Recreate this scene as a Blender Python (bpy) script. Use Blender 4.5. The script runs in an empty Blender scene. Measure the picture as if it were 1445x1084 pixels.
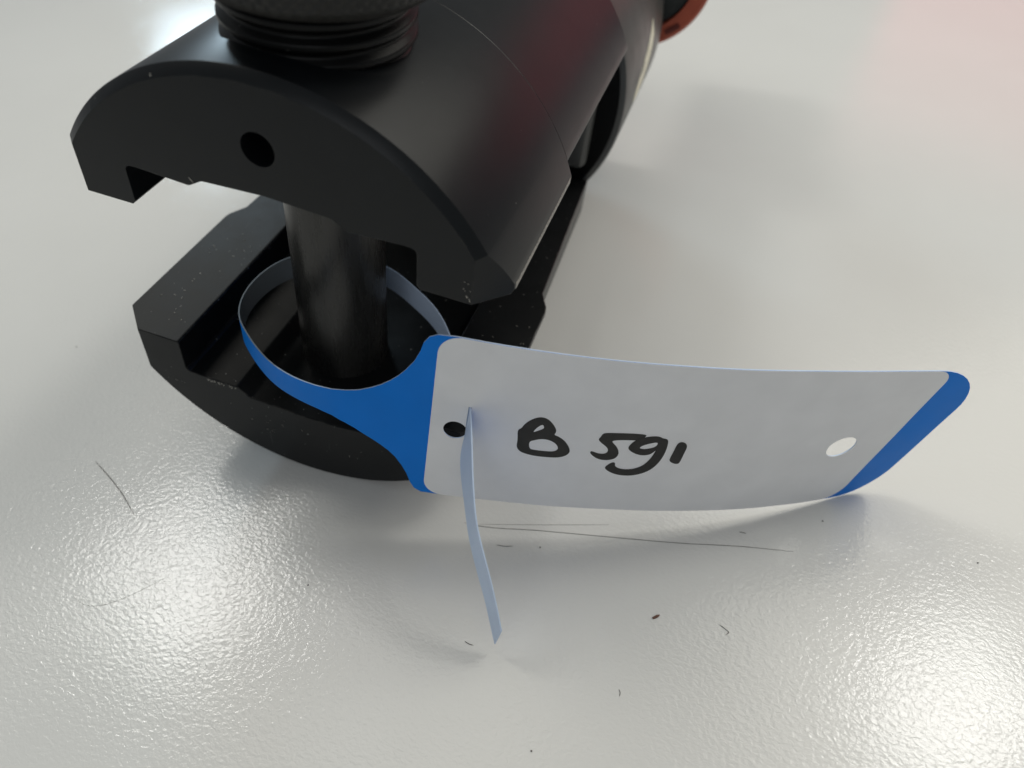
import bpy, bmesh, math, random
from mathutils import Vector, Matrix, noise
from mathutils.geometry import delaunay_2d_cdt

random.seed(7)
MM = 0.001
scene = bpy.context.scene
COL = scene.collection

# ------------------------------------------------------------------ camera
cam_d = bpy.data.cameras.new('camera')
cam = bpy.data.objects.new('camera', cam_d)
COL.objects.link(cam)
cam_d.sensor_fit = 'HORIZONTAL'
cam_d.sensor_width = 36.0
cam_d.lens = 26.73
cam_d.clip_start = 0.01
cam_d.clip_end = 50.0
CAM = Vector((82.23, -100.32, 155.65)) * MM
cam.matrix_world = Matrix(((0.951339, -0.219947, 0.215818, CAM.x),
                           (0.308146, 0.679041, -0.666295, CAM.y),
                           (0.0, 0.700377, 0.713774, CAM.z),
                           (0, 0, 0, 1)))
cam_d.dof.use_dof = True
cam_d.dof.focus_distance = 0.160
cam_d.dof.aperture_fstop = 13.0
scene.camera = cam

# ------------------------------------------------------------------ room light
world = bpy.data.worlds.new('World')
scene.world = world
world.use_nodes = True
wb = world.node_tree.nodes['Background']
wb.inputs['Color'].default_value = (0.90, 0.96, 1.0, 1)
wb.inputs['Strength'].default_value = 0.205


def lamp(name, az, el, dist, sx, sy, power, col, at=(60, 20, 0)):
    d = bpy.data.lights.new(name, 'AREA')
    d.shape = 'RECTANGLE'
    d.size, d.size_y = sx, sy
    d.energy = power
    d.color = col
    o = bpy.data.objects.new(name, d)
    COL.objects.link(o)
    a, e = math.radians(az), math.radians(el)
    v = Vector((math.sin(a) * math.cos(e), math.cos(a) * math.cos(e), math.sin(e)))
    o.location = Vector(at) * MM + v * dist
    o.rotation_euler = v.to_track_quat('Z', 'Y').to_euler()
    return o


lamp('ceiling_lamp', -64, 55, 2.0, 0.36, 0.36, 4.5, (1.0, 0.985, 0.94), (-38, -44, 0))
lamp('ceiling_lamp', 46, 58.5, 2.0, 0.36, 0.36, 4.5, (1.0, 0.985, 0.94), (158, -10, 0))
lamp('window_light', -38.5, 18.5, 2.4, 0.52, 0.20, 11.5, (0.66, 0.86, 1.0))
lamp('red_bounce_lamp', 24, 12, 1.5, 0.8, 0.45, 0.52, (1.0, 0.08, 0.13))  # added red lamp, stands in for an unseen red object behind the tool
lamp('fill_panel', -88, 64, 1.05, 0.9, 0.9, 2.9, (1.0, 0.965, 0.86), (60, 460, 0))  # unseen fill, added on the left to brighten the far table
lamp('fill_panel', 66, 62, 1.05, 0.9, 0.9, 5.2, (1.0, 0.965, 0.86), (170, 430, 0))  # unseen fill, added on the right to brighten the far table
lamp('fill_panel', 172, 38, 1.5, 1.0, 0.8, 2.2, (0.95, 0.975, 1.0))  # unseen fill behind the camera, added to light the label

vs = scene.view_settings
vs.view_transform = 'Standard'
vs.look = 'None'
vs.gamma = 1.0
vs.use_curve_mapping = False
vs.exposure = 0.0
scene.render.engine = 'CYCLES'


# ------------------------------------------------------------------ materials
class NT:
    def __init__(self, name):
        self.m = bpy.data.materials.new(name)
        self.m.use_nodes = True
        self.t = self.m.node_tree
        self.b = self.t.nodes['Principled BSDF']

    def n(self, typ, **kw):
        nd = self.t.nodes.new(typ)
        for k, v in kw.items():
            if k in nd.inputs:
                nd.inputs[k].default_value = v
            else:
                setattr(nd, k, v)
        return nd

    def l(self, a, b):
        self.t.links.new(a, b)

    def coords(self):
        return self.n('ShaderNodeTexCoord').outputs['Object']

    def noise(self, scale, detail=3, rough=0.5):
        nd = self.n('ShaderNodeTexNoise')
        nd.inputs['Scale'].default_value = scale
        nd.inputs['Detail'].default_value = detail
        nd.inputs['Roughness'].default_value = rough
        self.l(self.coords(), nd.inputs['Vector'])
        return nd.outputs['Fac']

    def ramp(self, fac, a, b, ca, cb):
        r = self.n('ShaderNodeValToRGB')
        r.color_ramp.elements[0].position = a
        r.color_ramp.elements[1].position = b
        r.color_ramp.elements[0].color = (*ca, 1) if len(ca) == 3 else ca
        r.color_ramp.elements[1].color = (*cb, 1) if len(cb) == 3 else cb
        self.l(fac, r.inputs['Fac'])
        return r.outputs['Color']

    def maprange(self, fac, a, b, c, d):
        r = self.n('ShaderNodeMapRange')
        for i, v in zip(('From Min', 'From Max', 'To Min', 'To Max'), (a, b, c, d)):
            r.inputs[i].default_value = v
        self.l(fac, r.inputs['Value'])
        return r.outputs['Result']

    def bump(self, h, dist, strength=1.0):
        bp = self.n('ShaderNodeBump')
        bp.inputs['Distance'].default_value = dist
        bp.inputs['Strength'].default_value = strength
        self.l(h, bp.inputs['Height'])
        self.l(bp.outputs['Normal'], self.b.inputs['Normal'])
        return bp


def black_metal(name, base, rough0, rough1, speck=0.74, speck_col=(0.16, 0.16, 0.15), scratch=True, spec=0.35, edge=0.0, turned=False, grit=0.35):
    k = NT(name)
    mix = k.n('ShaderNodeMix', data_type='RGBA')
    big = k.noise(60, 4, 0.6)
    col = k.ramp(big, 0.3, 0.75, base, tuple(c * 1.5 for c in base))
    sp = k.noise(900, 2, 0.5)
    spm = k.maprange(sp, speck, speck + 0.03, 0, 1)
    k.l(spm, mix.inputs['Factor'])
    k.l(col, mix.inputs['A'])
    mix.inputs['B'].default_value = (*speck_col, 1)
    out = mix.outputs['Result']
    if scratch:
        # fine hairline scratches: stretched noise in one direction, broken up by a mask
        mp = k.n('ShaderNodeMapping')
        mp.inputs['Rotation'].default_value = (0.3, 0.5, 0.9)
        mp.inputs['Scale'].default_value = (1500, 60, 60)
        k.l(k.coords(), mp.inputs['Vector'])
        n2 = k.n('ShaderNodeTexNoise')
        n2.inputs['Scale'].default_value = 1.0
        n2.inputs['Detail'].default_value = 1
        k.l(mp.outputs['Vector'], n2.inputs['Vector'])
        a = k.maprange(n2.outputs['Fac'], 0.76, 0.80, 0, 0.5)
        m2 = k.n('ShaderNodeMix', data_type='RGBA')
        k.l(a, m2.inputs['Factor'])
        k.l(out, m2.inputs['A'])
        m2.inputs['B'].default_value = (0.12, 0.12, 0.12, 1)
        out = m2.outputs['Result']
    if edge:
        bv = k.n('ShaderNodeBevel', samples=4)
        bv.inputs['Radius'].default_value = 0.0005
        ge = k.n('ShaderNodeNewGeometry')
        dt = k.n('ShaderNodeVectorMath', operation='DOT_PRODUCT')
        k.l(bv.outputs['Normal'], dt.inputs[0])
        k.l(ge.outputs['Normal'], dt.inputs[1])
        em = k.maprange(dt.outputs['Value'], 0.985, 0.90, 0, 1)
        br = k.maprange(k.noise(220, 5, 0.7), 0.46, 0.66, 0.0, edge)
        ml = k.n('ShaderNodeMath', operation='MULTIPLY')
        k.l(em, ml.inputs[0])
        k.l(br, ml.inputs[1])
        m3 = k.n('ShaderNodeMix', data_type='RGBA')
        k.l(ml.outputs[0], m3.inputs['Factor'])
        k.l(out, m3.inputs['A'])
        m3.inputs['B'].default_value = (0.20, 0.19, 0.17, 1)
        out = m3.outputs['Result']
    k.l(out, k.b.inputs['Base Color'])
    k.l(k.maprange(k.noise(140, 5, 0.65), 0.3, 0.7, rough0, rough1), k.b.inputs['Roughness'])
    bp = k.bump(k.noise(2500, 2), 0.00002, grit)
    if turned:
        # faint lathe-turned lines around the head
        m4 = k.n('ShaderNodeMapping')
        m4.inputs['Scale'].default_value = (30, 3200, 30)
        k.l(k.coords(), m4.inputs['Vector'])
        n4 = k.n('ShaderNodeTexNoise')
        n4.inputs['Scale'].default_value = 1.0
        n4.inputs['Detail'].default_value = 3
        k.l(m4.outputs['Vector'], n4.inputs['Vector'])
        b2 = k.n('ShaderNodeBump')
        b2.inputs['Distance'].default_value = 0.00001
        b2.inputs['Strength'].default_value = 0.5
        k.l(n4.outputs['Fac'], b2.inputs['Height'])
        k.l(b2.outputs['Normal'], bp.inputs['Normal'])
    k.b.inputs['Specular IOR Level'].default_value = spec
    return k.m


M_JAW = black_metal('black_anodised', (0.0046, 0.0056, 0.0066), 0.30, 0.34, speck=0.79, spec=0.27, edge=0.28, scratch=False, turned=True)
M_LOW = black_metal('black_gloss_anodised', (0.0065, 0.007, 0.0075), 0.28, 0.36, speck=0.72, spec=0.22, edge=0.7, grit=0.9)
M_KNOB = black_metal('black_knurled', (0.016, 0.0155, 0.014), 0.42, 0.6, scratch=False)
M_THREAD = black_metal('black_thread', (0.003, 0.003, 0.003), 0.3, 0.4, scratch=False, spec=0.2)

k = NT('worn_steel_post')
mp = k.n('ShaderNodeMapping')
mp.inputs['Scale'].default_value = (1.0, 1.0, 0.16)
k.l(k.coords(), mp.inputs['Vector'])
st = k.n('ShaderNodeTexNoise')
st.inputs['Scale'].default_value = 420
st.inputs['Detail'].default_value = 6
st.inputs['Roughness'].default_value = 0.7
k.l(mp.outputs['Vector'], st.inputs['Vector'])
patch = k.n('ShaderNodeTexNoise')
patch.inputs['Scale'].default_value = 38
patch.inputs['Detail'].default_value = 2
k.l(mp.outputs['Vector'], patch.inputs['Vector'])
pm = k.maprange(patch.outputs['Fac'], 0.50, 0.56, 0.0, 1.0)
ca = k.ramp(st.outputs['Fac'], 0.40, 0.85, (0.014, 0.014, 0.0136), (0.024, 0.024, 0.022))
cb = k.ramp(st.outputs['Fac'], 0.35, 0.85, (0.040, 0.039, 0.036), (0.058, 0.056, 0.052))
cm = k.n('ShaderNodeMix', data_type='RGBA')
k.l(pm, cm.inputs['Factor'])
k.l(ca, cm.inputs['A'])
k.l(cb, cm.inputs['B'])
colr = cm.outputs['Result']
k.l(colr, k.b.inputs['Base Color'])
k.b.inputs['Metallic'].default_value = 0.35
k.l(k.maprange(st.outputs['Fac'], 0.3, 0.7, 0.24, 0.32), k.b.inputs['Roughness'])
k.bump(st.outputs['Fac'], 0.00001, 0.5)
M_POST = k.m

k = NT('grey_satin_collar')
k.b.inputs['Base Color'].default_value = (0.07, 0.07, 0.066, 1)
k.l(k.maprange(k.noise(160, 4), 0.3, 0.7, 0.30, 0.42), k.b.inputs['Roughness'])
M_COLLAR = k.m

k = NT('bare_metal_scrape')
k.l(k.ramp(k.noise(500, 3), 0.3, 0.7, (0.80, 0.75, 0.56), (0.90, 0.86, 0.70)), k.b.inputs['Base Color'])
k.b.inputs['Roughness'].default_value = 0.45
M_SCRAPE = k.m

k = NT('chipped_edge')
k.l(k.ramp(k.noise(3000, 2), 0.35, 0.65, (0.10, 0.10, 0.095), (0.45, 0.43, 0.38)), k.b.inputs['Base Color'])
k.b.inputs['Metallic'].default_value = 0.5
k.b.inputs['Roughness'].default_value = 0.4
M_CHIP = k.m

k = NT('red_rubber')
k.l(k.ramp(k.noise(200, 3), 0.3, 0.7, (0.36, 0.07, 0.035), (0.42, 0.085, 0.042)), k.b.inputs['Base Color'])
k.b.inputs['Roughness'].default_value = 0.55
M_RED = k.m
k = NT('dark_red_rubber')
k.l(k.ramp(k.noise(200, 3), 0.3, 0.7, (0.10, 0.012, 0.006), (0.13, 0.018, 0.009)), k.b.inputs['Base Color'])
k.b.inputs['Roughness'].default_value = 0.6
M_SLOT = k.m
k = NT('dark_plastic')
k.l(k.ramp(k.noise(300, 3), 0.3, 0.7, (0.018, 0.021, 0.020), (0.028, 0.032, 0.030)), k.b.inputs['Base Color'])
k.b.inputs['Roughness'].default_value = 0.5
M_DARK = k.m


def plastic_sheet(name, c, rough, spec=0.4):
    k = NT(name)
    k.l(k.ramp(k.noise(120, 4), 0.3, 0.7, tuple(x * 0.97 for x in c), tuple(min(1, x * 1.03) for x in c)), k.b.inputs['Base Color'])
    k.l(k.maprange(k.noise(90, 3), 0.3, 0.7, rough - 0.05, rough + 0.07), k.b.inputs['Roughness'])
    k.bump(k.noise(3500, 2), 0.00001, 0.35)
    k.b.inputs['Specular IOR Level'].default_value = spec
    return k.m


M_BLUE = plastic_sheet('blue_tag_print', (0.0, 0.205, 0.76), 0.5, 0.18)
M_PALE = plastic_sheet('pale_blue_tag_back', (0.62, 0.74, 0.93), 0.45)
# shade inside the loop, painted as mottled dark grey into the strap's back
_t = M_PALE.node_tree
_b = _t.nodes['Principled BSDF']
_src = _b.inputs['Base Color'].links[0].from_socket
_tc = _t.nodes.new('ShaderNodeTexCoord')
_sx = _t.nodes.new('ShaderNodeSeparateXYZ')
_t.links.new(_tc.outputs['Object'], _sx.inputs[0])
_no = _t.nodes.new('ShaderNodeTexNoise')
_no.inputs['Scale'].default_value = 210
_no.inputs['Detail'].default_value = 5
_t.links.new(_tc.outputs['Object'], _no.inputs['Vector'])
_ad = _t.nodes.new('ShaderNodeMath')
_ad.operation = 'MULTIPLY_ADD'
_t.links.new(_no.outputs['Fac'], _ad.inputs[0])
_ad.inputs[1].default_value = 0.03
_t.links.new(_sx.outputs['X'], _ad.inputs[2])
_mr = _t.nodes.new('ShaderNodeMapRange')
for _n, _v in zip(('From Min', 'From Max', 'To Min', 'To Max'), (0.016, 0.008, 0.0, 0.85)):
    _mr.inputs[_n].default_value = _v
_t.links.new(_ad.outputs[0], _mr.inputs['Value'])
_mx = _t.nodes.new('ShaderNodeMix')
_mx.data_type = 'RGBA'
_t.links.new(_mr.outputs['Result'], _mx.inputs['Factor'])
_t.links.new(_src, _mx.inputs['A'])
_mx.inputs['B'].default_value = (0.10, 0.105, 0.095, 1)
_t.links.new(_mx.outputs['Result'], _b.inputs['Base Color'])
M_WHITE = plastic_sheet('white_label_film', (0.88, 0.88, 0.89), 0.42)
k = NT('black_marker_ink')
k.l(k.ramp(k.noise(260, 4), 0.35, 0.7, (0.005, 0.005, 0.005), (0.016, 0.014, 0.013)), k.b.inputs['Base Color'])
k.b.inputs['Roughness'].default_value = 0.5
M_INK = k.m

# table: white laminate with an orange-peel surface
k = NT('white_laminate')
base = k.ramp(k.noise(9, 4, 0.6), 0.3, 0.7, (0.705, 0.70, 0.675), (0.74, 0.735, 0.71))
spk = k.noise(420, 1)
mx = k.n('ShaderNodeMix', data_type='RGBA')
k.l(k.maprange(spk, 0.87, 0.885, 0, 0.4), mx.inputs['Factor'])
k.l(base, mx.inputs['A'])
mx.inputs['B'].default_value = (0.22, 0.21, 0.2, 1)
k.l(mx.outputs['Result'], k.b.inputs['Base Color'])
k.l(k.maprange(k.noise(25, 4), 0.3, 0.7, 0.08, 0.12), k.b.inputs['Roughness'])
mp = k.n('ShaderNodeMapping')
mp.inputs['Rotation'].default_value = (0, 0, 0.5)
mp.inputs['Scale'].default_value = (1.0, 1.35, 1.0)
k.l(k.coords(), mp.inputs['Vector'])
n1 = k.n('ShaderNodeTexNoise')
n1.inputs['Scale'].default_value = 820
n1.inputs['Detail'].default_value = 2.5
n1.inputs['Roughness'].default_value = 0.55
n1.inputs['Distortion'].default_value = 0.4
k.l(mp.outputs['Vector'], n1.inputs['Vector'])
amp = k.maprange(k.noise(14, 3), 0.3, 0.7, 0.6, 1.15)
mul = k.n('ShaderNodeMath', operation='MULTIPLY')
k.l(n1.outputs['Fac'], mul.inputs[0])
k.l(amp, mul.inputs[1])
k.bump(mul.outputs[0], 0.000088, 1.0)
M_TABLE = k.m
k = NT('dark_fibre')
k.l(k.ramp(k.noise(300, 2), 0.3, 0.7, (0.06, 0.052, 0.048), (0.12, 0.105, 0.095)), k.b.inputs['Base Color'])
k.b.inputs['Roughness'].default_value = 0.6
M_HAIR = k.m
k = NT('brown_crumb')
k.l(k.ramp(k.noise(1500, 2), 0.3, 0.7, (0.10, 0.05, 0.035), (0.20, 0.10, 0.07)), k.b.inputs['Base Color'])
k.b.inputs['Roughness'].default_value = 0.8
M_CRUMB = k.m


# ------------------------------------------------------------------ helpers
def finish(me, angle=35):
    for p in me.polygons:
        p.use_smooth = True
    me.set_sharp_from_angle(angle=math.radians(angle))


def flat_caps(me, zs=()):
    """machined flats stay flat-shaded between the rounded edges"""
    for p in me.polygons:
        n = p.normal
        if abs(n.y) > 0.998 or (abs(n.x) > 0.5 and abs(n.y) > 0.5) or any(n.z > 0.998 and abs(p.center.z - z * MM) < 2e-4 for z in zs):
            p.use_smooth = False


def link(name, me, mats, parent=None):
    if not isinstance(mats, (list, tuple)):
        mats = [mats]
    o = bpy.data.objects.new(name, me)
    for m in mats:
        if m.name not in [x.name for x in me.materials if x]:
            me.materials.append(m)
    COL.objects.link(o)
    if parent:
        o.parent = parent
    return o


def tag(o, label, cat, group=None, kind=None):
    if label:
        o['label'] = label
    if cat:
        o['category'] = cat
    if group:
        o['group'] = group
    if kind:
        o['kind'] = kind
    return o


def mesh(name, verts, faces):
    me = bpy.data.meshes.new(name)
    me.from_pydata([tuple(c * MM for c in v) for v in verts], [], faces)
    me.update()
    return me


def closed(me):
    bm = bmesh.new()
    bm.from_mesh(me)
    bmesh.ops.remove_doubles(bm, verts=bm.verts, dist=1e-6)
    bmesh.ops.recalc_face_normals(bm, faces=bm.faces)
    bm.to_mesh(me)
    bm.free()
    return me


def prism(rings):
    """rings: list of (y, [(x,z)...]) of equal length -> closed solid"""
    n = len(rings[0][1])
    v, f = [], []
    for y, pr in rings:
        v += [(x, y, z) for x, z in pr]
    for i in range(len(rings) - 1):
        for j in range(n):
            a, b = i * n + j, i * n + (j + 1) % n
            f.append((a, b, b + n, a + n))
    f.append(tuple(range(n - 1, -1, -1)))
    f.append(tuple(range((len(rings) - 1) * n, len(rings) * n)))
    return closed(mesh('solid', v, f))


def box(x0, x1, y0, y1, z0, z1):
    v = [(x, y, z) for x in (x0, x1) for y in (y0, y1) for z in (z0, z1)]
    f = [(0, 1, 3, 2), (4, 6, 7, 5), (0, 4, 5, 1), (2, 3, 7, 6), (0, 2, 6, 4), (1, 5, 7, 3)]
    return closed(mesh('box', v, f))


def lathe(prof, axis='y', c=(0, 0, 0), n=96, rfun=None):
    """prof: list of (r, along); closed on the axis when r == 0"""
    v, f = [], []
    for r, a in prof:
        for i in range(n):
            t = 2 * math.pi * i / n
            rr = r + (rfun(t, a, r) if rfun else 0)
            x, y = rr * math.cos(t), rr * math.sin(t)
            v.append((c[0] + x, c[1] + a, c[2] + y) if axis == 'y' else (c[0] + x, c[1] + y, c[2] + a))
    for i in range(len(prof) - 1):
        for j in range(n):
            a, b = i * n + j, i * n + (j + 1) % n
            f.append((a, b, b + n, a + n))
    if prof[0][0] > 0.001:
        f.append(tuple(range(n - 1, -1, -1)))
    if prof[-1][0] > 0.001:
        f.append(tuple(range((len(prof) - 1) * n, len(prof) * n)))
    return closed(mesh('lathe', v, f))


def solidify_ops(me, cutters=(), bevel=0.0, seg=2, angle=28):
    o = bpy.data.objects.new('work', me)
    COL.objects.link(o)
    tmp = []
    for c in cutters:
        co = bpy.data.objects.new('cutter', c)
        COL.objects.link(co)
        tmp.append(co)
        m = o.modifiers.new('cut', 'BOOLEAN')
        m.operation = 'DIFFERENCE'
        m.solver = 'EXACT'
        m.object = co
    if bevel:
        m = o.modifiers.new('bevel', 'BEVEL')
        m.width = bevel * MM
        m.segments = seg
        m.limit_method = 'ANGLE'
        m.angle_limit = math.radians(angle)
        m.use_clamp_overlap = True
        m.harden_normals = False
    dg = bpy.context.evaluated_depsgraph_get()
    dg.update()
    out = bpy.data.meshes.new_from_object(o.evaluated_get(dg))
    for t in tmp + [o]:
        bpy.data.objects.remove(t)
    return out


# ------------------------------------------------------------------ table
tb = box(-700, 800, -450, 900, -25, 0)
tb = solidify_ops(tb, bevel=2.0, seg=3)
finish(tb)
table = link('table', tb, M_TABLE)
tag(table, None, None, kind='structure')

# ------------------------------------------------------------------ the tool
PHI = math.radians(6.3047)
ZB = 54.6
tool = bpy.data.objects.new('clamping_tool', None)
tool.empty_display_size = 0.02
COL.objects.link(tool)
tool.rotation_euler = (0, PHI, 0)
tool.location = Vector((-math.sin(PHI) * ZB, 0, 54.572 - math.cos(PHI) * ZB)) * MM
tag(tool, 'black metal clamping tool with round split jaws lying on the white table', 'clamping tool')


def tool_part(name, me, mat, parent=None, smooth=20):
    """meshes are given in tool axes (axis of the round head = y, z from the head's centre)"""
    me.transform(Matrix.Translation((0, 0, ZB * MM)))
    finish(me, smooth)
    if name.endswith(('jaw', 'arm')):
        flat_caps(me, (ZB - 21.5, ZB - 21.53))
    return link(name, me, mat, parent or tool)


R = 50.0
HW = 46.5


def arc(r, zc, x0, x1, n, top=True):
    pts = []
    a0, a1 = math.asin(x0 / r), math.asin(x1 / r)
    for i in range(n + 1):
        a = a0 + (a1 - a0) * i / n
        pts.append((r * math.sin(a), zc + (r * math.cos(a) if top else -r * math.cos(a))))
    return pts


def fil(a, b, c, r, n=4):
    """round the corner b of the path a-b-c"""
    a, b, c = Vector(a), Vector(b), Vector(c)
    u, w = (a - b).normalized(), (c - b).normalized()
    th = u.angle(w)
    d = r / math.tan(th / 2)
    p0, p1 = b + u * d, b + w * d
    out = []
    for i in range(n + 1):
        t = i / n
        q = (1 - t) ** 2 * p0 + 2 * t * (1 - t) * b + t * t * p1
        out.append((q.x, q.y))
    return out


def round_path(pts, radii):
    out = []
    for i, p in enumerate(pts):
        r = radii[i]
        if r and 0 < i < len(pts) - 1:
            out += fil(pts[i - 1], p, pts[i + 1], r)
        else:
            out.append(p)
    return out


def upper_profile(r):
    top = arc(r, 0, -min(HW, r * 0.93), min(HW, r * 0.93), 72)
    under = [(HW, 17.2), (46.0, 16.3), (30.2, 16.3), (29.5, 17.2), (29.5, 25.2), (27.0, 25.3), (16.0, 24.7), (13.0, 26.5), (0.0, 27.2),
             (-13.0, 26.5), (-16.0, 24.7), (-27.0, 25.3), (-29.5, 25.2), (-29.5, 17.2), (-30.2, 16.3), (-46.0, 16.3), (-HW, 17.2)]
    rad = [0, 0, 0, 0, 1.4, 0, 1.4, 1.8, 0, 1.8, 1.4, 0, 1.4, 0, 0, 0, 0]
    return top + round_path(under, rad)


def wedge(sx, z0, z1):
    """cuts the vertical corner facet at the front of a jaw"""
    pts = [(40.3, -0.02), (46.6, 6.6), (60, 20), (60, -8), (32.7, -8)]
    v = [(sx * x, y, z) for z in (z0, z1) for x, y in pts]
    n = len(pts)
    f = [(i, (i + 1) % n, (i + 1) % n + n, i + n) for i in range(n)] + [tuple(range(n)), tuple(range(2 * n - 1, n - 1, -1))]
    return closed(mesh('wedge', v, f))


front = lambda c: [(x, z) for x, z in upper_profile(R - c)]
# conical chamfer at the front edge only moves the arc
p0 = upper_profile(R)
pch = []
for (x, z) in p0:
    rr = math.hypot(x, z)
    if rr > R - 0.6 and z > 17.7:
        s = (R - 1.75) / rr
        pch.append((x * s, z * s))
    else:
        pch.append((x, z))
upj = prism([(0, pch), (1.85, p0), (47.4, p0)])
hole = lathe([(3.25, -3), (3.25, 16), (0.0, 18)], 'y', (0.0, 0, 36.6), 40)
upj = solidify_ops(upj, [wedge(1, 0, 60), wedge(-1, 0, 60), hole], bevel=0.36, seg=2)
upper_jaw = tool_part('upper_jaw', upj, M_JAW)
we = solidify_ops(box(46.0, 46.58, 7.2, 47.0, 16.75, 18.25), bevel=0.06, seg=1)  # thin lighter strip set along the jaw's lower outer edge
tool_part('pale_edge', we, M_CHIP, upper_jaw)
pit = lathe([(0.0, 15.2), (3.2, 15.2), (3.2, 14.2), (0.0, 14.2)], 'y', (0.0, 0, 36.6), 32)
tool_part('hole_bottom', pit, M_THREAD, upper_jaw)

# upper arm behind the seam
ap = arc(R - 0.02, 0, -44.9, 44.9, 72) + round_path(
    [(45.0, 21.2), (29.5, 21.2), (29.5, 25.2), (-29.5, 25.2), (-29.5, 21.2), (-45.0, 21.2)], [0, 0.8, 1.4, 1.4, 0.8, 0])
ua = solidify_ops(prism([(47.45, ap), (111.5, ap)]), bevel=0.18, seg=2)
upper_arm = tool_part('upper_arm', ua, M_JAW)

# lower jaw
ZL = -4.6


def lower_profile(hw):
    bot = arc(R, ZL, -hw, hw, 72, top=False)
    bot.reverse()
    inner = [(-hw, -21.5), (-29.6, -21.5), (-29.6, -31.2), (-16.0, -31.0), (-13.0, -33.6), (0, -34.0), (10.0, -33.7), (25.0, -31.4), (29.6, -31.2), (29.6, -21.5), (hw, -21.5)]
    return bot + round_path(inner, [0, 0.6, 1.6, 1.2, 2.0, 0, 0, 0, 1.6, 0.6, 0])


lp = lower_profile(HW)
lj = prism([(0, lp), (46.6, lp), (48.2, lower_profile(46.2)), (53.0, lower_profile(43.8)), (111.5, lower_profile(41.4))])
lj = solidify_ops(lj, [wedge(1, -60, 0), wedge(-1, -60, 0)], bevel=0.5, seg=2)
lower_jaw = tool_part('lower_jaw', lj, M_LOW)

# post between the jaws
post = lathe([(9.6, -36), (10.75, -35), (10.75, 28.5), (0.0, 28.5)], 'z', (0, 24.7, 0), 72)
tool_part('post', post, M_POST)

# knob: helical thread and knurled grip
PITCH = 3.4


def thread_r(t, a, r):
    if a < 46.2 or a > 57.4:
        return 0.0
    ph = (a / PITCH - t / (2 * math.pi)) % 1.0
    return -1.15 * min(1.0, max(0.0, abs(ph - 0.5) * 3.4 - 0.45))


th = lathe([(17.6, 30.0)] + [(17.6, 40 + i * 0.17) for i in range(107)] + [(0.0, 58.2)], 'z', (0, 24.7, 0), 120, thread_r)


def knurl_r(t, a, r):
    if a < 59.3 or a > 80:
        return 0.0
    n = 64
    return 0.32 * (abs(math.sin(n * t / 2 + a * 1.6)) + abs(math.sin(n * t / 2 - a * 1.6))) - 0.35


kp = [(17.0, 57.6), (20.3, 57.6), (21.2, 58.2), (21.5, 59.1)] + [(21.6, 59.3 + i * 0.35) for i in range(60)] + [(21.5, 80.6), (20.4, 82), (0, 82)]
knob = tool_part('knob', lathe(kp, 'z', (0, 24.7, 0), 384, knurl_r), M_KNOB, smooth=60)
tool_part('thread', th, M_THREAD, knob, smooth=60)

# collar behind the arms, ram in the throat
CZ = 2.0
cp = [(0, 111.8), (46.2, 111.8), (47.6, 112.2), (48.0, 113.4), (48.0, 168), (47.6, 173), (46.2, 177), (43.5, 180), (0, 180)]
collar = tool_part('collar', lathe(cp, 'y', (0, 0, CZ), 128), M_COLLAR)
ram = solidify_ops(box(-40.2, 40.2, 106.0, 111.6, -16.0, 21.0), bevel=3.0, seg=3)
tool_part('ram_plate', ram, M_COLLAR)
tool_part('throat_face', lathe([(0, 111.2), (46.0, 111.2), (46.0, 111.75), (0, 111.75)], 'y', (0, 0, CZ), 96), M_THREAD)


def cyl_patch(pts, r, zc):
    """closed thin patch on the collar: pts = (angle from +x in degrees, y)"""
    v, f = [], []
    for rr in (r + 0.14, r - 0.1):
        for a, y in pts:
            v.append((rr * math.cos(math.radians(a)), y, zc + rr * math.sin(math.radians(a))))
    n = len(pts)
    f = [tuple(range(n)), tuple(range(2 * n - 1, n - 1, -1))] + [(i, i + n, (i + 1) % n + n, (i + 1) % n) for i in range(n)]
    return closed(mesh('patch', v, f))


# rear housing with a red rim
HC = (33.0, 0, 21.0)
hb = lathe([(0, 181), (21.5, 181), (21.8, 182.5), (24.5, 184), (24.5, 262), (22, 266), (0, 266)], 'y', HC, 96)
housing = tool_part('rear_housing', hb, M_DARK)
rim = lathe([(22.0, 179.0), (26.6, 179.0), (27.6, 180.2), (27.8, 186), (27.6, 206), (26.4, 209), (24.6, 209.4), (24.6, 185), (22.0, 182.8)], 'y', HC, 96)
bm = bmesh.new()
bm.from_mesh(rim)
bmesh.ops.delete(bm, geom=[f for f in bm.faces if len(f.verts) > 10], context='FACES_ONLY')
ed = [e for e in bm.edges if e.is_boundary]
bmesh.ops.bridge_loops(bm, edges=ed)
bmesh.ops.recalc_face_normals(bm, faces=bm.faces)
bm.to_mesh(rim)
bm.free()
tool_part('rim', rim, M_RED, housing)


nt = solidify_ops(box(50.0, 55.5, 178.6, 180.5, 0.4, 2.4), bevel=0.3, seg=1)
nt.transform(Matrix.Translation((50.6 * MM, 0, 3.6 * MM)) @ Matrix.Rotation(math.radians(-40), 4, 'Y') @ Matrix.Translation((-52.7 * MM, 0, -1.4 * MM)))
tool_part('rim_slot', nt, M_SLOT, housing)


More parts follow.
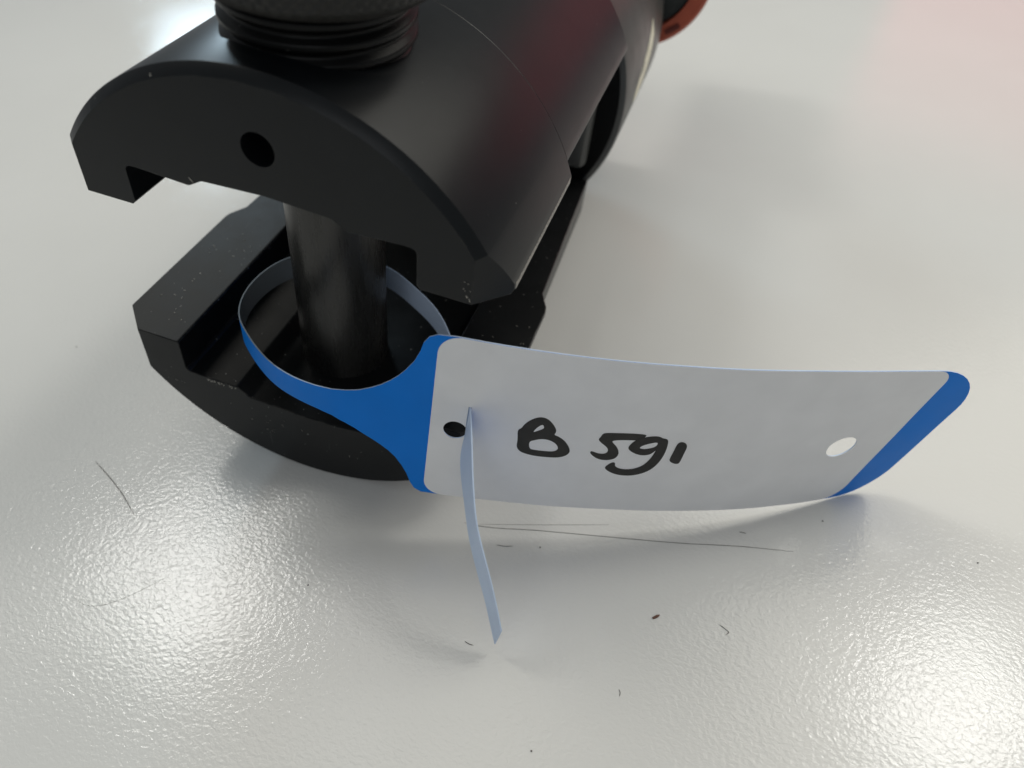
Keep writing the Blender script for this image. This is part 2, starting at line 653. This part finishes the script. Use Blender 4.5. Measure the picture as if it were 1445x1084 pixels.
# small chips and scuffs along the edges
def chip(x, y, z, nx, ny, nz, L, W, ang, parent, seed):
    rnd = random.Random(seed)
    n = Vector((nx, ny, nz)).normalized()
    u = n.orthogonal().normalized()
    w = n.cross(u)
    u, w = u * math.cos(ang) + w * math.sin(ang), w * math.cos(ang) - u * math.sin(ang)
    c = Vector((x, y, z))
    v = []
    m = 9
    for lift in (0.07, -0.1):
        rnd2 = random.Random(seed)
        for i in range(m):
            t = 2 * math.pi * i / m
            q = rnd2.uniform(0.55, 1.0)
            v.append(c + u * math.cos(t) * L * q / 2 + w * math.sin(t) * W * q / 2 + n * lift)
    f = [tuple(range(m)), tuple(range(2 * m - 1, m - 1, -1))] + [(i, i + m, (i + 1) % m + m, (i + 1) % m) for i in range(m)]
    return tool_part('chip', closed(mesh('chip', v, f)), M_CHIP, parent)


F = (0, -1, 0)
chip(-18.4, 0.3, 44.6, 0, -1, 0.4, 2.2, 0.7, 1.4, upper_jaw, 1)
chip(-15.2, 0, 26.2, *F, 1.3, 0.35, 1.5, upper_jaw, 2)
for i in range(9):
    r_ = random.Random(50 + i)
    chip(r_.uniform(38.6, 40.0), 0, r_.uniform(16.9, 21.5), *F, r_.uniform(0.25, 0.7), 0.25, r_.uniform(0, 3), upper_jaw, 60 + i)
for i in range(16):
    r_ = random.Random(80 + i)
    chip(r_.uniform(-24.5, -15.8), 0, r_.uniform(-32.2, -31.3), *F, r_.uniform(0.4, 1.3), r_.uniform(0.25, 0.5), r_.uniform(0, 3), lower_jaw, 90 + i)
for i in range(18):
    r_ = random.Random(120 + i)
    x = r_.uniform(-36, 18)
    chip(x, 0, r_.uniform(-46, -36) if abs(x) < 28 else -36, *F, r_.uniform(0.3, 1.1), 0.12, r_.uniform(0, 3), lower_jaw, 140 + i)
for i in range(22):
    r_ = random.Random(180 + i)
    chip(r_.uniform(-43, -31), r_.uniform(4, 44), -21.5, 0, 0, 1, r_.uniform(0.3, 1.0), 0.16, r_.uniform(0, 3), lower_jaw, 200 + i)
for i in range(8):
    r_ = random.Random(240 + i)
    chip(r_.uniform(33, 45), r_.uniform(20, 44), -21.5, 0, 0, 1, r_.uniform(0.3, 0.8), 0.2, r_.uniform(0, 3), lower_jaw, 260 + i)

# milled bright flat on the collar's flank
lens = [(16.7, 151.4), (12.8, 147.4), (9.0, 143.2), (6.0, 137.8), (2.8, 132.6), (-1.0, 130.0), (-4.9, 130.4), (-5.0, 137.5), (-2.2, 142.6), (1.4, 147.0), (5.4, 151.5), (10.6, 153.2)]
tool_part('scrape', cyl_patch(lens, 48.0, CZ), M_SCRAPE, collar)

# ------------------------------------------------------------------ the loop tag
LT, HT = 119.083, 45.834
BC = ((27.48694, 111.80971, 13.62753, -38.86678, 18.25401), (-8.53041, 26.27794, 19.50202, -1.35877, 1.97283), (15.50754, -17.789, 11.47017, -26.88291, 17.58592))
TC = ((32.80978, 117.7009, -11.8195, 10.3454, -4.82438), (-3.26515, 16.44037, 32.19183, 6.31472, -12.37478), (60.63956, -14.24474, -6.91933, 4.81002, -0.52815))
HMID = 22.0
SW = 3.4          # half width of the strap


def poly_pt(s, h):
    t = s / LT
    b = Vector([sum(c * t ** i for i, c in enumerate(r)) for r in BC])
    q = Vector([sum(c * t ** i for i, c in enumerate(r)) for r in TC])
    p = b + (q - b) * (h / HT)
    if -4 < s < 40:
        # the strap pulls the sheet at the slit
        g = max(0.0, 1 - ((h - 24.3) / 4.3) ** 2) ** 2
        d = s - 11.4
        k_ = 0.9 * math.exp(-d / 4.5) if d > 0 else -0.35 * math.exp(d / 2.5)
        p = p + Vector((-0.26, 0.95, -0.1)) * (k_ * g)
    # slight unevenness of a used plastic sheet
    if s > -2:
        p = p + Vector((-0.26, 0.95, -0.1)) * (0.05 * math.sin(s * 0.21 + h * 0.13 + 1.0) * math.sin(h * 0.17 - s * 0.05))
    return p


S_JOIN = -16.0
nodes = [(poly_pt(s, HMID + SW), poly_pt(s, HMID - SW)) for s in (-4, -10, S_JOIN)]
TOPN = [(3.59, -6.48, 41.9), (-3.21, -4.0, 41.55), (-9.95, 0.06, 41.38), (-14.71, 3.74, 41.31), (-18.43, 7.09, 41.32), (-21.03, 11.07, 41.3), (-23.0, 18.09, 41.22), (-22.47, 26.92, 40.96), (-20.26, 32.63, 40.51), (-10.75, 39.5, 39.26), (2.98, 40.26, 37.64), (12.74, 35.56, 36.56), (20.06, 30.58, 35.96), (24.35, 26.08, 35.79), (27.07, 22.32, 36.1)]
for p_ in TOPN:
    nodes.append((Vector(p_), Vector(p_) - Vector((0.745, 0, 6.76))))
nodes.append((Vector((34.6, 11.0, 39.4)), Vector((34.0, 11.0, 32.7))))
nodes.append((Vector((41.84, -3.06, 42.17)), Vector((40.99, -3.72, 35.45))))
TOFF = [Vector((a, 0, -math.sqrt(6.8 ** 2 - a * a))) for a in (-2.7, -2.1, -1.7, -1.7, -1.6, -1.6, -1.5)]
for p_ in [(44.6, -9.9, 40.5), (47.5, -17.5, 36.5), (49.9, -22.6, 31.0), (52.5, -25.8, 25.5), (54.6, -28.1, 20.5), (57.2, -31.2, 12.5), (57.9, -32.1, 10.0)]:
    nodes.append((Vector(p_), Vector(p_) + TOFF.pop(0)))


def catmull(P, i, t):
    p0, p1, p2, p3 = P[max(i - 1, 0)], P[i], P[i + 1], P[min(i + 2, len(P) - 1)]
    # non-uniform (centripetal-like) tangents
    d0, d1, d2 = max((p1 - p0).length, 1e-3), max((p2 - p1).length, 1e-3), max((p3 - p2).length, 1e-3)
    m1 = (p2 - p1) if i == 0 else ((p1 - p0) / d0 - (p2 - p0) / (d0 + d1) + (p2 - p1) / d1) * d1
    m2 = (p2 - p1) if i + 2 >= len(P) else ((p2 - p1) / d1 - (p3 - p1) / (d1 + d2) + (p3 - p2) / d2) * d1
    t2, t3 = t * t, t * t * t
    return p1 * (2 * t3 - 3 * t2 + 1) + m1 * (t3 - 2 * t2 + t) + p2 * (-2 * t3 + 3 * t2) + m2 * (t3 - t2)


TP, BP = [n[0] for n in nodes], [n[1] for n in nodes]
path = []
for i in range(2, len(nodes) - 1):
    for j in range(24):
        path.append((catmull(TP, i, j / 24), catmull(BP, i, j / 24)))
path.append((TP[-1], BP[-1]))
# relax the path a little so that the band bends like a spring
for it in range(60):
    new = list(path)
    for i in range(1, len(path) - 1):
        new[i] = tuple(path[i][c] * 0.5 + (path[i - 1][c] + path[i + 1][c]) * 0.25 for c in (0, 1))
    path = new
acc = [0.0]
for i in range(1, len(path)):
    acc.append(acc[-1] + ((path[i][0] + path[i][1]) / 2 - (path[i - 1][0] + path[i - 1][1]) / 2).length)
STRAP = acc[-1]


def tag_pt(s, h):
    if s >= S_JOIN:
        return poly_pt(s, h)
    d = min(S_JOIN - s, STRAP - 1e-6)
    lo, hi = 0, len(acc) - 1
    while hi - lo > 1:
        mid = (lo + hi) // 2
        if acc[mid] <= d:
            lo = mid
        else:
            hi = mid
    t = (d - acc[lo]) / (acc[hi] - acc[lo])
    tp = path[lo][0].lerp(path[hi][0], t)
    bp = path[lo][1].lerp(path[hi][1], t)
    return (tp + bp) / 2 + (tp - bp) * ((h - HMID) / (2 * SW))


def tag_n(s, h):
    e = 0.05
    a = tag_pt(s + e, h) - tag_pt(s - e, h)
    b = tag_pt(s, h + e) - tag_pt(s, h - e)
    return a.cross(b).normalized()


def inside(p, poly):
    x, y = p
    c = False
    j = len(poly) - 1
    for i in range(len(poly)):
        xi, yi = poly[i]
        xj, yj = poly[j]
        if (yi > y) != (yj > y) and x < (xj - xi) * (y - yi) / (yj - yi) + xi:
            c = not c
        j = i
    return c


def resample(poly, step, closed_=True):
    out = []
    n = len(poly)
    for i in range(n if closed_ else n - 1):
        a, b = Vector(poly[i]), Vector(poly[(i + 1) % n])
        m = max(1, int(math.ceil((b - a).length / step)))
        out += [tuple(a.lerp(b, j / m)) for j in range(m)]
    return out


def rrect(x0, x1, y0, y1, rs, n=10):
    """corner radii: bl, br, tr, tl"""
    out = []
    for (cx, cy, r, a0) in ((x0 + rs[0], y0 + rs[0], rs[0], 180), (x1 - rs[1], y0 + rs[1], rs[1], 270), (x1 - rs[2], y1 - rs[2], rs[2], 0), (x0 + rs[3], y1 - rs[3], rs[3], 90)):
        for i in range(n + 1):
            a = math.radians(a0 + 90 * i / n)
            out.append((cx + r * math.cos(a), cy + r * math.sin(a)))
    return out


def circle(cx, cy, r, n=36):
    return [(cx + r * math.cos(2 * math.pi * i / n), cy + r * math.sin(2 * math.pi * i / n)) for i in range(n)]


def keyhole(g=0.0):
    cx, cy, r = 9.0, 21.4, 2.6 + g
    out = []
    a0 = math.acos((11.1 - cx) / r)
    for i in range(25):
        a = a0 + (2 * math.pi - 2 * a0) * i / 24
        out.append((cx + r * math.cos(a), cy + r * math.sin(a)))
    return out + [(11.75 + g, out[-1][1]), (11.75 + g, 28.68 + g), (11.1, 28.68 + g)]


def sheet(name, outer, holes, off, thick, mats, grid=2.0, step=0.9, side_mats=(0, 0, 0), grids=None):
    """a sheet cut from the flat tag pattern and bent onto the tag's surface; front, back and rim faces"""
    polys = [resample(outer, step)] + [resample(h, 0.6) for h in holes]
    vs_, es = [], []
    for pl in polys:
        b = len(vs_)
        vs_ += [Vector(p) for p in pl]
        es += [(b + i, b + (i + 1) % len(pl)) for i in range(len(pl))]
    x0, x1 = min(p[0] for p in outer), max(p[0] for p in outer)
    y0, y1 = min(p[1] for p in outer), max(p[1] for p in outer)
    gx = x0 + grid * 0.5
    while gx < x1:
        gy = y0 + grid * 0.5
        while gy < y1:
            if inside((gx, gy), polys[0]) and not any(inside((gx, gy), h) for h in polys[1:]):
                vs_.append(Vector((gx, gy)))
            gy += grid
        gx += grid
    v2, e2, f2, _, _, _ = delaunay_2d_cdt(vs_, es, [], 0, 1e-5)
    keep = []
    for f in f2:
        c = sum((v2[i] for i in f), Vector((0, 0))) / len(f)
        if inside(c, polys[0]) and not any(inside(c, h) for h in polys[1:]):
            a, b, d = v2[f[0]], v2[f[1]], v2[f[2]]
            if (b - a).cross(d - a) < 0:
                f = list(reversed(f))
            keep.append(list(f))
    n = len(v2)
    V = []
    P = [(tag_pt(p.x, p.y), tag_n(p.x, p.y)) for p in v2]
    for q, nn in P:
        V.append(q + nn * (off + thick / 2))
    for q, nn in P:
        V.append(q + nn * (off - thick / 2))
    # thing normal must look to the camera side: checked once below
    F_, mi = [], []
    edge = {}
    for f in keep:
        F_.append(tuple(f))
        mi.append(side_mats[0])
        F_.append(tuple(i + n for i in reversed(f)))
        mi.append(side_mats[1])
        for a, b in zip(f, f[1:] + f[:1]):
            edge[(a, b)] = 1
    for (a, b) in edge:
        if (b, a) not in edge:
            F_.append((b, a, a + n, b + n))
            mi.append(side_mats[2])
    me = mesh(name, V, F_)
    for i, p in enumerate(me.polygons):
        p.material_index = mi[i]
    bm_ = bmesh.new()
    bm_.from_mesh(me)
    bmesh.ops.delete(bm_, geom=[v for v in bm_.verts if not v.link_faces], context='VERTS')
    bm_.to_mesh(me)
    bm_.free()
    finish(me, 50)
    return me


ltag = bpy.data.objects.new('loop_tag', None)
ltag.empty_display_size = 0.02
COL.objects.link(ltag)
tag(ltag, 'blue and white plastic loop tag with handwritten B 591 looped around the black post', 'tag')

S_END = S_JOIN - STRAP + 0.01
top_line = [(7, 45.9), (3.3, 45.5), (1.7, 44.6), (0.7, 42.9), (0.2, 40.6), (-0.8, 37.9), (-2.4, 35.2), (-3.8, 33.3), (-5.3, 31.7), (-7.2, 30.0), (-9.3, 28.6), (-11.9, 27.2), (-14.6, 26.3), (-18, 25.6), (-22, 25.4)]
bot_line = [(-22, 18.6), (-18, 18.2), (-15.2, 17.3), (-12.8, 16.3), (-10.7, 15.1), (-8.6, 14.0), (-6.8, 12.9), (-5.0, 11.6), (-3.3, 9.9), (-1.9, 7.8), (-0.6, 5.4), (0.5, 2.5), (1.5, 0.8), (3.1, -0.1), (7, -0.1)]
rc = rrect(0, 119.1, -0.1, 45.9, (1, 9.5, 13.5, 1))
right = [p for p in rc if p[0] > 60]
body = bot_line + right + top_line + [(S_END, 25.4), (S_END, 18.6)]
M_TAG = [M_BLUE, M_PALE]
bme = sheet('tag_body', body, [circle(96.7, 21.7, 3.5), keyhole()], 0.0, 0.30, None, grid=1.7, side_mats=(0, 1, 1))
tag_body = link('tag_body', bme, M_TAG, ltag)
pan = rrect(3.6, 108.9, -0.04, 45.84, (4.2, 5.0, 3.6, 4.6))
pme = sheet('label_panel', pan, [circle(96.7, 21.7, 3.42), keyhole(-0.06)], 0.20, 0.07, None, grid=2.0)
panel = link('label_panel', pme, M_WHITE, ltag)

GLYPH = {
'letter': [[(21.84,23.99),(22.6,24.67),(22.87,25.64),(23.65,27.01),(24.88,28.16),(26.08,28.66),(27.41,28.35),(28.61,27.24),(29.61,25.73),(29.85,24.8),(29.54,23.82),(30.46,23.53),(31.8,22.66),(32.95,21.3),(33.79,19.65),(33.74,18.53),(32.96,17.52),(31.44,16.86),(29.37,16.69),(26.99,16.63),(24.85,16.96),(23.43,17.47),(22.64,18.35),(22.34,19.39),(22.28,21.32)],[(25.1,23.82),(25.44,24.92),(26.11,26.0),(26.79,26.56),(27.2,25.55),(26.85,25.08),(25.95,24.42)],[(24.73,20.98),(25.85,21.6),(26.93,22.12),(28.22,22.24),(29.46,21.88),(30.48,21.16),(31.11,20.16),(31.11,19.36),(30.35,18.67),(28.45,18.52),(26.37,18.54),(25.16,18.7)]],
'digit': [[(39.32,24.51),(39.47,25.39),(40.03,25.88),(43.06,26.09),(45.96,26.25),(48.95,26.17),(48.62,25.23),(47.95,24.39),(47.56,24.18),(45.04,24.13),(43.01,23.92),(41.97,23.55),(42.37,22.9),(43.37,21.89),(44.13,20.63),(44.41,19.3),(44.0,18.13),(42.94,17.47),(41.31,17.3),(40.0,17.71),(38.91,18.5),(38.11,19.4),(38.28,19.96),(38.76,19.83),(39.76,19.41),(40.99,19.28),(41.79,19.72),(41.82,20.85),(40.98,21.87),(39.72,22.82),(38.97,23.74)]],
'digit.': [[(52.5,25.3),(53.6,25.16),(54.08,24.31),(54.39,22.1),(54.39,19.6),(53.91,17.02),(52.82,14.83),(51.02,13.38),(48.71,12.55),(46.17,12.59),(44.11,13.32),(42.79,14.29),(42.41,14.96),(42.97,16.09),(43.86,16.87),(44.4,16.55),(44.53,15.63),(45.43,14.91),(47.22,14.59),(49.28,15.08),(50.81,16.36),(51.66,18.28),(52.05,20.14),(52.15,21.6),(51.77,20.58),(51.06,19.85),(49.61,19.52),(47.96,19.93),(46.5,20.85),(45.91,21.69),(46.13,22.82),(46.83,24.12),(48.07,25.05),(49.69,25.66),(51.13,25.86),(52.1,25.63)],[(48.35,21.86),(48.75,22.6),(50.05,23.37),(51.9,24.08),(52.0,22.93),(51.55,22.37),(50.91,21.96),(49.65,21.56),(48.87,21.63)]],
'digit..': [[(56.18,23.09),(56.38,24.09),(57.02,24.47),(57.88,24.2),(58.54,23.43),(58.74,22.54),(58.72,20.27),(58.74,17.62),(58.23,17.13),(57.12,17.41),(56.15,18.16),(56.07,19.23),(56.19,21.29)]],
}


def smooth_poly(pl, it=2):
    for _ in range(it):
        out = []
        for i in range(len(pl)):
            a, b = Vector(pl[i]), Vector(pl[(i + 1) % len(pl)])
            out += [tuple(a * 0.75 + b * 0.25), tuple(a * 0.25 + b * 0.75)]
        pl = out
    return pl


for gi, (nm, pl) in enumerate(GLYPH.items()):
    gm = sheet('glyph', smooth_poly(pl[0]), [smooth_poly(q) for q in pl[1:]], 0.26 + 0.012 * gi, 0.03, None, grid=0.9, step=0.5)
    link(nm.rstrip('.'), gm, M_INK, panel)


# ------------------------------------------------------------------ fibres and dust on the table
def fibre(pts, r, label, cat='fibre', group=None, mat=M_HAIR, lift=0.0, name='hair_strand'):
    P = [Vector((x, y, r + 0.02 + (lift * math.sin(math.pi * i / max(1, len(pts) - 1))))) for i, (x, y) in enumerate(pts)]
    line = []
    for i in range(len(P) - 1):
        for j in range(10):
            line.append(catmull(P, i, j / 10))
    line.append(P[-1])
    v, f = [], []
    ns = 6
    for i, q in enumerate(line):
        d = (line[min(i + 1, len(line) - 1)] - line[max(i - 1, 0)]).normalized()
        u = Vector((-d.y, d.x, 0)).normalized()
        w = d.cross(u)
        tp = min(1.0, 0.35 + 4 * min(i, len(line) - 1 - i) / len(line))
        for j in range(ns):
            a = 2 * math.pi * j / ns
            v.append(q + u * math.cos(a) * r * tp + w * math.sin(a) * r * tp)
    for i in range(len(line) - 1):
        for j in range(ns):
            a, b = i * ns + j, i * ns + (j + 1) % ns
            f.append((a, b, b + ns, a + ns))
    f.append(tuple(range(ns - 1, -1, -1)))
    f.append(tuple(range((len(line) - 1) * ns, len(line) * ns)))
    me = closed(mesh('fibre', v, f))
    finish(me, 60)
    o = link(name, me, mat)
    tag(o, label, cat, group)
    return o


GRP = 'hairs and fibres on the table'
fibre([(38.7, -3.6), (41.0, -3.5), (56.5, -0.2), (73.2, 3.3), (89.6, 6.8), (104.2, 10.5), (115.4, 12.7)], 0.055, 'long dark hair lying on the table below the tag', 'hair', GRP)
fibre([(42.3, -2.9), (56.1, 1.4), (72.4, 6.7)], 0.03, 'shorter fine hair forking off the long hair just under the tag', 'hair', GRP)
fibre([(-59.3, -15.5), (-54.2, -17.8), (-46.9, -21.5), (-38.9, -26.6)], 0.09, 'short dark slightly curved hair at the left, below the lower jaw', 'hair', GRP)
fibre([(-37.9, -49.3), (-34.6, -50.1), (-31.0, -49.3), (-28.1, -47.1), (-24.5, -43.1), (-21.1, -38.6)], 0.022, 'thin curved fibre in the bright reflection at lower left', 'fibre', GRP)
fibre([(101.1, -11.3), (102.2, -11.8), (103.2, -12.5), (102.7, -13.2)], 0.07, 'tiny hooked fibre right of the brown crumb', 'fibre', GRP, name='fibre')
fibre([(83.2, -32.0), (83.6, -32.6), (83.6, -33.4)], 0.07, 'tiny bent fibre near the bottom edge, right of the strap tip', 'fibre', GRP, name='fibre')
fibre([(49.4, -32.0), (50.5, -32.3), (51.5, -32.3)], 0.07, 'tiny fibre just left of the strap tip', 'fibre', GRP, name='fibre')
fibre([(48.1, -7.1), (50.1, -6.9), (52.0, -6.2)], 0.06, 'small fibre beside the hanging strap, below the long hair', 'fibre', GRP, name='fibre')
fibre([(102.6, 14.3), (103.6, 14.4), (104.2, 14.4)], 0.07, 'tiny fibre under the right half of the tag', 'fibre', GRP, name='fibre')


def speck(x, y, sx, sy, sz, rz, mat, label, name, cat, group=None, seed=0):
    bm_ = bmesh.new()
    bmesh.ops.create_icosphere(bm_, subdivisions=2, radius=1.0)
    for v in bm_.verts:
        q = 1 + 0.35 * noise.noise(v.co * 1.7 + Vector((seed * 3.1, 0, 0)))
        v.co = Vector((v.co.x * sx * q, v.co.y * sy * q, v.co.z * sz * q)) * MM
    bm_.transform(Matrix.Rotation(rz, 4, 'Z'))
    zmin = min(v.co.z for v in bm_.verts)
    bm_.transform(Matrix.Translation((x * MM, y * MM, -zmin)))
    me = bpy.data.meshes.new('speck')
    bm_.to_mesh(me)
    bm_.free()
    finish(me, 40)
    o = link(name, me, mat)
    tag(o, label, cat, group)
    return o


speck(87.5, -13.8, 1.1, 0.30, 0.25, 0.75, M_CRUMB, 'tiny brown elongated crumb on the table in front of the tag', 'crumb', 'crumb', seed=1)
DG = 'dust specks on the table'
for i, (x, y, l) in enumerate([(121.6, 23.7, "dark dust speck just below the tag's touching corner"), (156.4, 22.8, "faint dust speck at the right edge, beside the tag's shadow"), (-94.4, 19.4, 'dark dust speck left of the lower jaw'),
                               (69.6, -49.1, 'dust speck at the bottom edge of the picture'), (10.8, -30.4, 'dust speck below the front of the lower jaw'), (58.2, -4.6, 'dust speck right of the hanging strap, below the long hair')]):
    speck(x, y, 0.2, 0.16, 0.12, i, M_HAIR, l, 'dust_speck', 'dust speck', DG, seed=i + 4)
